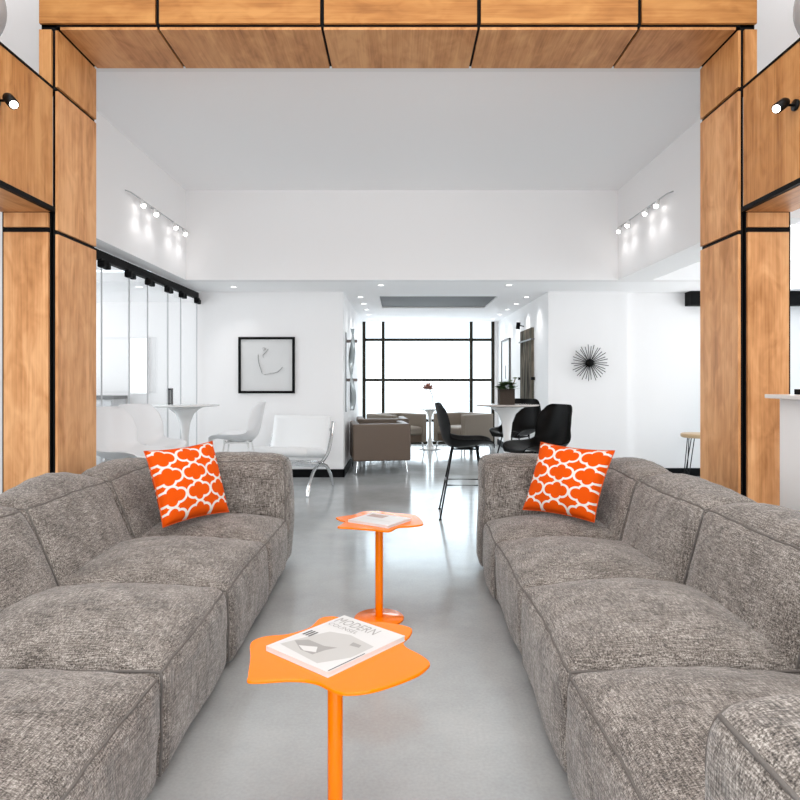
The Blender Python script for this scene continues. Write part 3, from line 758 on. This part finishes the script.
# ------------------------------------------------------------------ wall pieces
pc = empty('framed_picture', (-1.643, 7.9, 1.383)); tag(pc, 'square black framed line drawing on the white wall above the lounge chair', 'picture')
q = .347
obj('frame', B((-q, q, -.03, 0, q-.03, q), (-q, q, -.03, 0, -q, -q+.03), (-q, -q+.03, -.03, 0, -q+.03, q-.03), (q-.03, q, -.03, 0, -q+.03, q-.03)), 'black', pc)
obj('print', B((-q+.03, q-.03, -.012, -.002, -q+.03, q-.03)), 'paper', pc)
def stroke(bm, pts, rr):
    pts = smooth_open(pts, 6); n = len(pts)
    tube(bm, [(x, -.0145, z) for x, z in pts], [1.35*rr*(.35+.65*math.sin(PI*i/(n-1))) for i in range(n)], 6, ry=.001)
bm = bmesh.new()
stroke(bm, [(-.105, .13), (-.10, .05), (-.075, -.04), (-.055, -.105)], .010)
stroke(bm, [(-.035, -.115), (.04, -.105), (.13, -.085), (.20, -.02)], .010)
stroke(bm, [(.02, .20), (-.01, .16), (-.045, .12), (-.035, .09)], .008)
stroke(bm, [(-.055, .205), (-.035, .215), (-.015, .20), (-.03, .185), (-.05, .19)], .006)
obj('line_drawing', bm, simple('charcoal_line', (.05, .05, .05), .6), pc)

sb = empty('starburst_ornament', (2.325, 7.90, 1.41)); tag(sb, 'black metal starburst ornament of thin spikes on the right white wall', 'wall ornament')
bm = bmesh.new(); bmesh.ops.create_uvsphere(bm, u_segments=20, v_segments=12, radius=.05, matrix=Matrix.Translation((0, -.055, 0))); obj('core', bm, 'black', sb, True)
bm = bmesh.new(); tube(bm, [(0, 0, 0), (0, -.05, 0)], .012, 12); obj('wall_mount', bm, 'black', sb, True)
bm = bmesh.new(); nsp = 34
for k in range(nsp):
    a = 2*PI*k/nsp+.03*(k % 2); rr = .225 if k % 2 else .205; oy = -.055-(.03 if k % 3 == 0 else 0)
    tube(bm, [(0, -.055, 0), (math.cos(a)*rr, oy, math.sin(a)*rr)], .0042, 5)
obj('spikes', bm, 'black', sb)

wa = empty('wall_sculpture', (-.70, 8.25, 1.31)); tag(wa, 'tall grey metal wall sculpture with wavy glass strip in the corridor', 'wall art')
obj('upright', B((.0, .014, -.05, .05, -.52, .50)), simple('sculpture_grey', (.2, .2, .2), .4, .5), wa)
for z in (.39, -.11): obj('bracket', B((0, .15, -.03, .03, z-.018, z+.018)), simple('sculpture_brown', (.12, .09, .08), .4, .2), wa)
bm = bmesh.new(); rows = []
for i in range(41):
    t = i/40; z = -.50+1.05*t; c_ = .085+.012*math.sin(t*9); w_ = .008+.032*abs(math.sin(t*6.3+.5))
    rows.append([bm.verts.new((c_+(j-1)*w_, .03*math.sin(t*12+j)-.045, z)) for j in range(3)])
for A, C in zip(rows, rows[1:]):
    for j in range(2): bm.faces.new((A[j], A[j+1], C[j+1], C[j]))
obj('wavy_strip', bm, 'wavyglass', wa, True, [('solid', .006)])

def abstract_mat():
    m, n, l, b = new_mat('abstract_canvas')
    tc = n.new('ShaderNodeTexCoord'); mp = n.new('ShaderNodeMapping'); mp.inputs['Scale'].default_value = (3, 11, 1.6)
    l.new(tc.outputs['Object'], mp.inputs['Vector']); q = n.new('ShaderNodeTexNoise'); q.inputs['Scale'].default_value = 1; q.inputs['Detail'].default_value = 5
    l.new(mp.outputs[0], q.inputs['Vector']); r = ramp(n, [(.34, (.015, .015, .013)), (.45, (.08, .065, .05)), (.54, (.20, .17, .13)), (.66, (.05, .06, .045))])
    l.new(q.outputs['Fac'], r.inputs[0]); l.new(r.outputs[0], b.inputs['Base Color']); b.inputs['Roughness'].default_value = .9; b.inputs['Specular IOR Level'].default_value = .05; return m
cv = empty('abstract_painting', (1.83, 9.17, 1.37)); tag(cv, 'tall brown and grey abstract painting on the right corridor wall', 'painting')
obj('canvas', B((-.03, 0, -.42, .42, -.52, .55)), abstract_mat(), cv)
obj('hanging_rail', B((-.045, 0, -.46, .46, .38, .40)), 'shelfgrey', cv)
for yy in (-.47, .47): obj('wall_stud', B((-.05, 0, yy-.02, yy+.02, -.17, -.13)), 'black', cv)
pl_ = empty('picture_light', (1.83, 9.45, 1.99)); tag(pl_, 'small black picture lamp over the abstract painting', 'lamp')
bm = bmesh.new(); tube(bm, [(0, 0, 0), (-.08, 0, .02)], .008, 8); tube(bm, [(-.08, 0, .06), (-.09, 0, -.04)], .03, 12); obj('lamp_body', bm, 'black', pl_, True)
fp = empty('framed_print', (1.83, 11.0, 1.50)); tag(fp, 'narrow black framed white print beside the far window', 'picture')
q1, q2 = .42, .40
obj('frame', B((-.03, 0, -q1, q1, q2-.03, q2), (-.03, 0, -q1, q1, -q2, -q2+.03), (-.03, 0, -q1, -q1+.04, -q2, q2), (-.03, 0, q1-.04, q1, -q2, q2)), 'shelfgrey', fp)
obj('print', B((-.015, -.002, -q1+.03, q1-.03, -q2+.02, q2-.02)), 'paper', fp)
obj('mark', B((-.017, -.015, -.05, .05, -.28, -.05)), 'shelfgrey', fp)

# ------------------------------------------------------------------ ceiling lights
def downlight():
    o = empty('downlight')
    bm = bmesh.new(); lathe(bm, [(.032, .0), (.045, .0), (.045, -.004), (.032, -.002)], 24); obj('trim_ring', bm, 'counter', o, True)
    bm = bmesh.new(); lathe(bm, [(0, -.001), (.032, -.001)], 24); obj('lens', bm, 'downglow', o)
    return o
dl = downlight(); first = True
def put(x, y, z, label, group, e=3.0, size=1.9):
    global first
    o = dl if first else copy_tree(dl); first = False
    o.location = (x, y, z); tag(o, label, 'ceiling light', group)
    if e:
        L = bpy.data.lights.new('downlight_beam', 'SPOT'); L.energy = e; L.spot_size = size; L.spot_blend = 1; L.shadow_soft_size = .03
        lo = bpy.data.objects.new('downlight_beam', L); col.objects.link(lo); lo.parent = o; lo.location = (0, 0, -.012)
gl = 'downlights along the left corridor wall'; gr = 'downlights along the right corridor wall'; gw = 'downlights before the far window'
for k in range(5):
    put(-.52, 8.4+k*.75, 2.29, 'small white downlight in the row washing the left corridor wall', gl, 6)
    put(1.66, 8.4+k*.75, 2.29, 'small white downlight in the row washing the right corridor wall', gr, 6)
for x in (.04, .62, 1.16): put(x, 11.6, 2.29, 'small downlight in the row just before the far window', gw, 2)
put(-.22, 7.35, 2.29, 'lone downlight above the left side of the corridor mouth', None, 6)
put(1.25, 7.35, 2.29, 'lone downlight above the right side of the corridor mouth', None, 6)
put(-1.95, 7.5, 2.29, 'lone downlight above the picture wall near the glass partition', None, 5)
put(3.31, 5.37, 2.499, 'downlight in the ceiling right of the right wood column', None, 10)
put(-3.05, 7.5, 2.29, 'downlight in the side room ceiling seen through the glass', None, 10)

def cable_light(x, y0, y1, z, s, label):
    o = empty('track_light', (x, (y0+y1)/2, z)); tag(o, label, 'track light')
    L = (y1-y0)/2
    bm = bmesh.new(); tube(bm, [(s*.05, -L, 0), (s*.05, L, 0)], .006, 8)
    for yy in (-L, -L*.2, L): tube(bm, [(0, yy, .02), (s*.05, yy, 0)], .005, 8)
    obj('rail', bm, 'cabinet', o, True)
    for k, t in enumerate((-.70, -.28, .45, .85)):
        yy = L*t
        bm = bmesh.new(); tube(bm, [(s*.05, yy, 0), (s*.06, yy, -.02), (s*.07, yy, -.05)], [.01, .018, .024], 14); h = obj('lamp_head', bm, 'whiteenamel', o, True)
        bm = bmesh.new(); bmesh.ops.create_uvsphere(bm, u_segments=14, v_segments=8, radius=.021, matrix=Matrix.Translation((s*.072, yy, -.056))); obj('bulb', bm, 'bulb', h, True)
        Ld = bpy.data.lights.new('track_beam', 'SPOT'); Ld.energy = 1.0; Ld.spot_size = 2.2; Ld.spot_blend = .9; Ld.shadow_soft_size = .03
        lo = bpy.data.objects.new('track_beam', Ld); col.objects.link(lo); lo.parent = o; lo.location = (s*.13, yy, -.12); lo.rotation_euler = (0, s*.3, 0)
cable_light(-2.33, 5.42, 6.84, 2.79, 1, 'rail of small glowing spotlights on the left upper wall')
cable_light(2.374, 5.56, 6.84, 2.82, -1, 'rail of small glowing spotlights on the right upper wall')

# ------------------------------------------------------------------ lighting
def area(loc, direction, sx, sy, e, color=(1, 1, 1)):
    L = bpy.data.lights.new('daylight_and_fill', 'AREA'); L.shape = 'RECTANGLE'; L.size = sx; L.size_y = sy; L.energy = e; L.color = color
    o = bpy.data.objects.new('daylight_and_fill', L); col.objects.link(o); o.location = loc
    o.rotation_euler = V(direction).to_track_quat('-Z', 'Y').to_euler(); return o
area((0, -2.5, 1.9), (0, 1, 0), 6.2, 3.0, 130, (1, .98, .96))       # window behind the camera
area((0, .6, 4.3), (0, 0, -1), 5, 4, 100, (1, .965, .93))            # added soft fill under the lounge ceiling, no fixture there
area((5.4, 6.1, 1.3), (-1, -.75, .5), 3.4, 2.2, 62, (1, .97, .94))                  # added fill at the unseen window on the right of the hall
area((-5.9, 6.6, 1.4), (1, 0, .15), 4, 1.8, 50)                     # added fill from an unseen opening of the side room
area((.54, 12.3, 1.2), (0, -1, 0), 2.4, 2.2, 32, (.85, .94, 1))
W = bpy.data.worlds.new('world'); bpy.context.scene.world = W; W.use_nodes = True
bg = W.node_tree.nodes['Background']; bg.inputs[0].default_value = (.80, .915, 1, 1); bg.inputs[1].default_value = 1.9

# ------------------------------------------------------------------ camera
cd = bpy.data.cameras.new('camera'); cam = bpy.data.objects.new('camera', cd); col.objects.link(cam)
cd.sensor_width = 36; cd.lens = 28.8; cd.shift_y = -.025; cd.clip_start = .05
cam.location = (0, 0, CAMH); cam.rotation_euler = (PI/2, 0, 0)
bpy.context.scene.camera = cam
sc = bpy.context.scene
sc.view_settings.view_transform = 'Standard'; sc.view_settings.look = 'None'; sc.view_settings.exposure = .2
sc.cycles.max_bounces = 10; sc.cycles.diffuse_bounces = 6
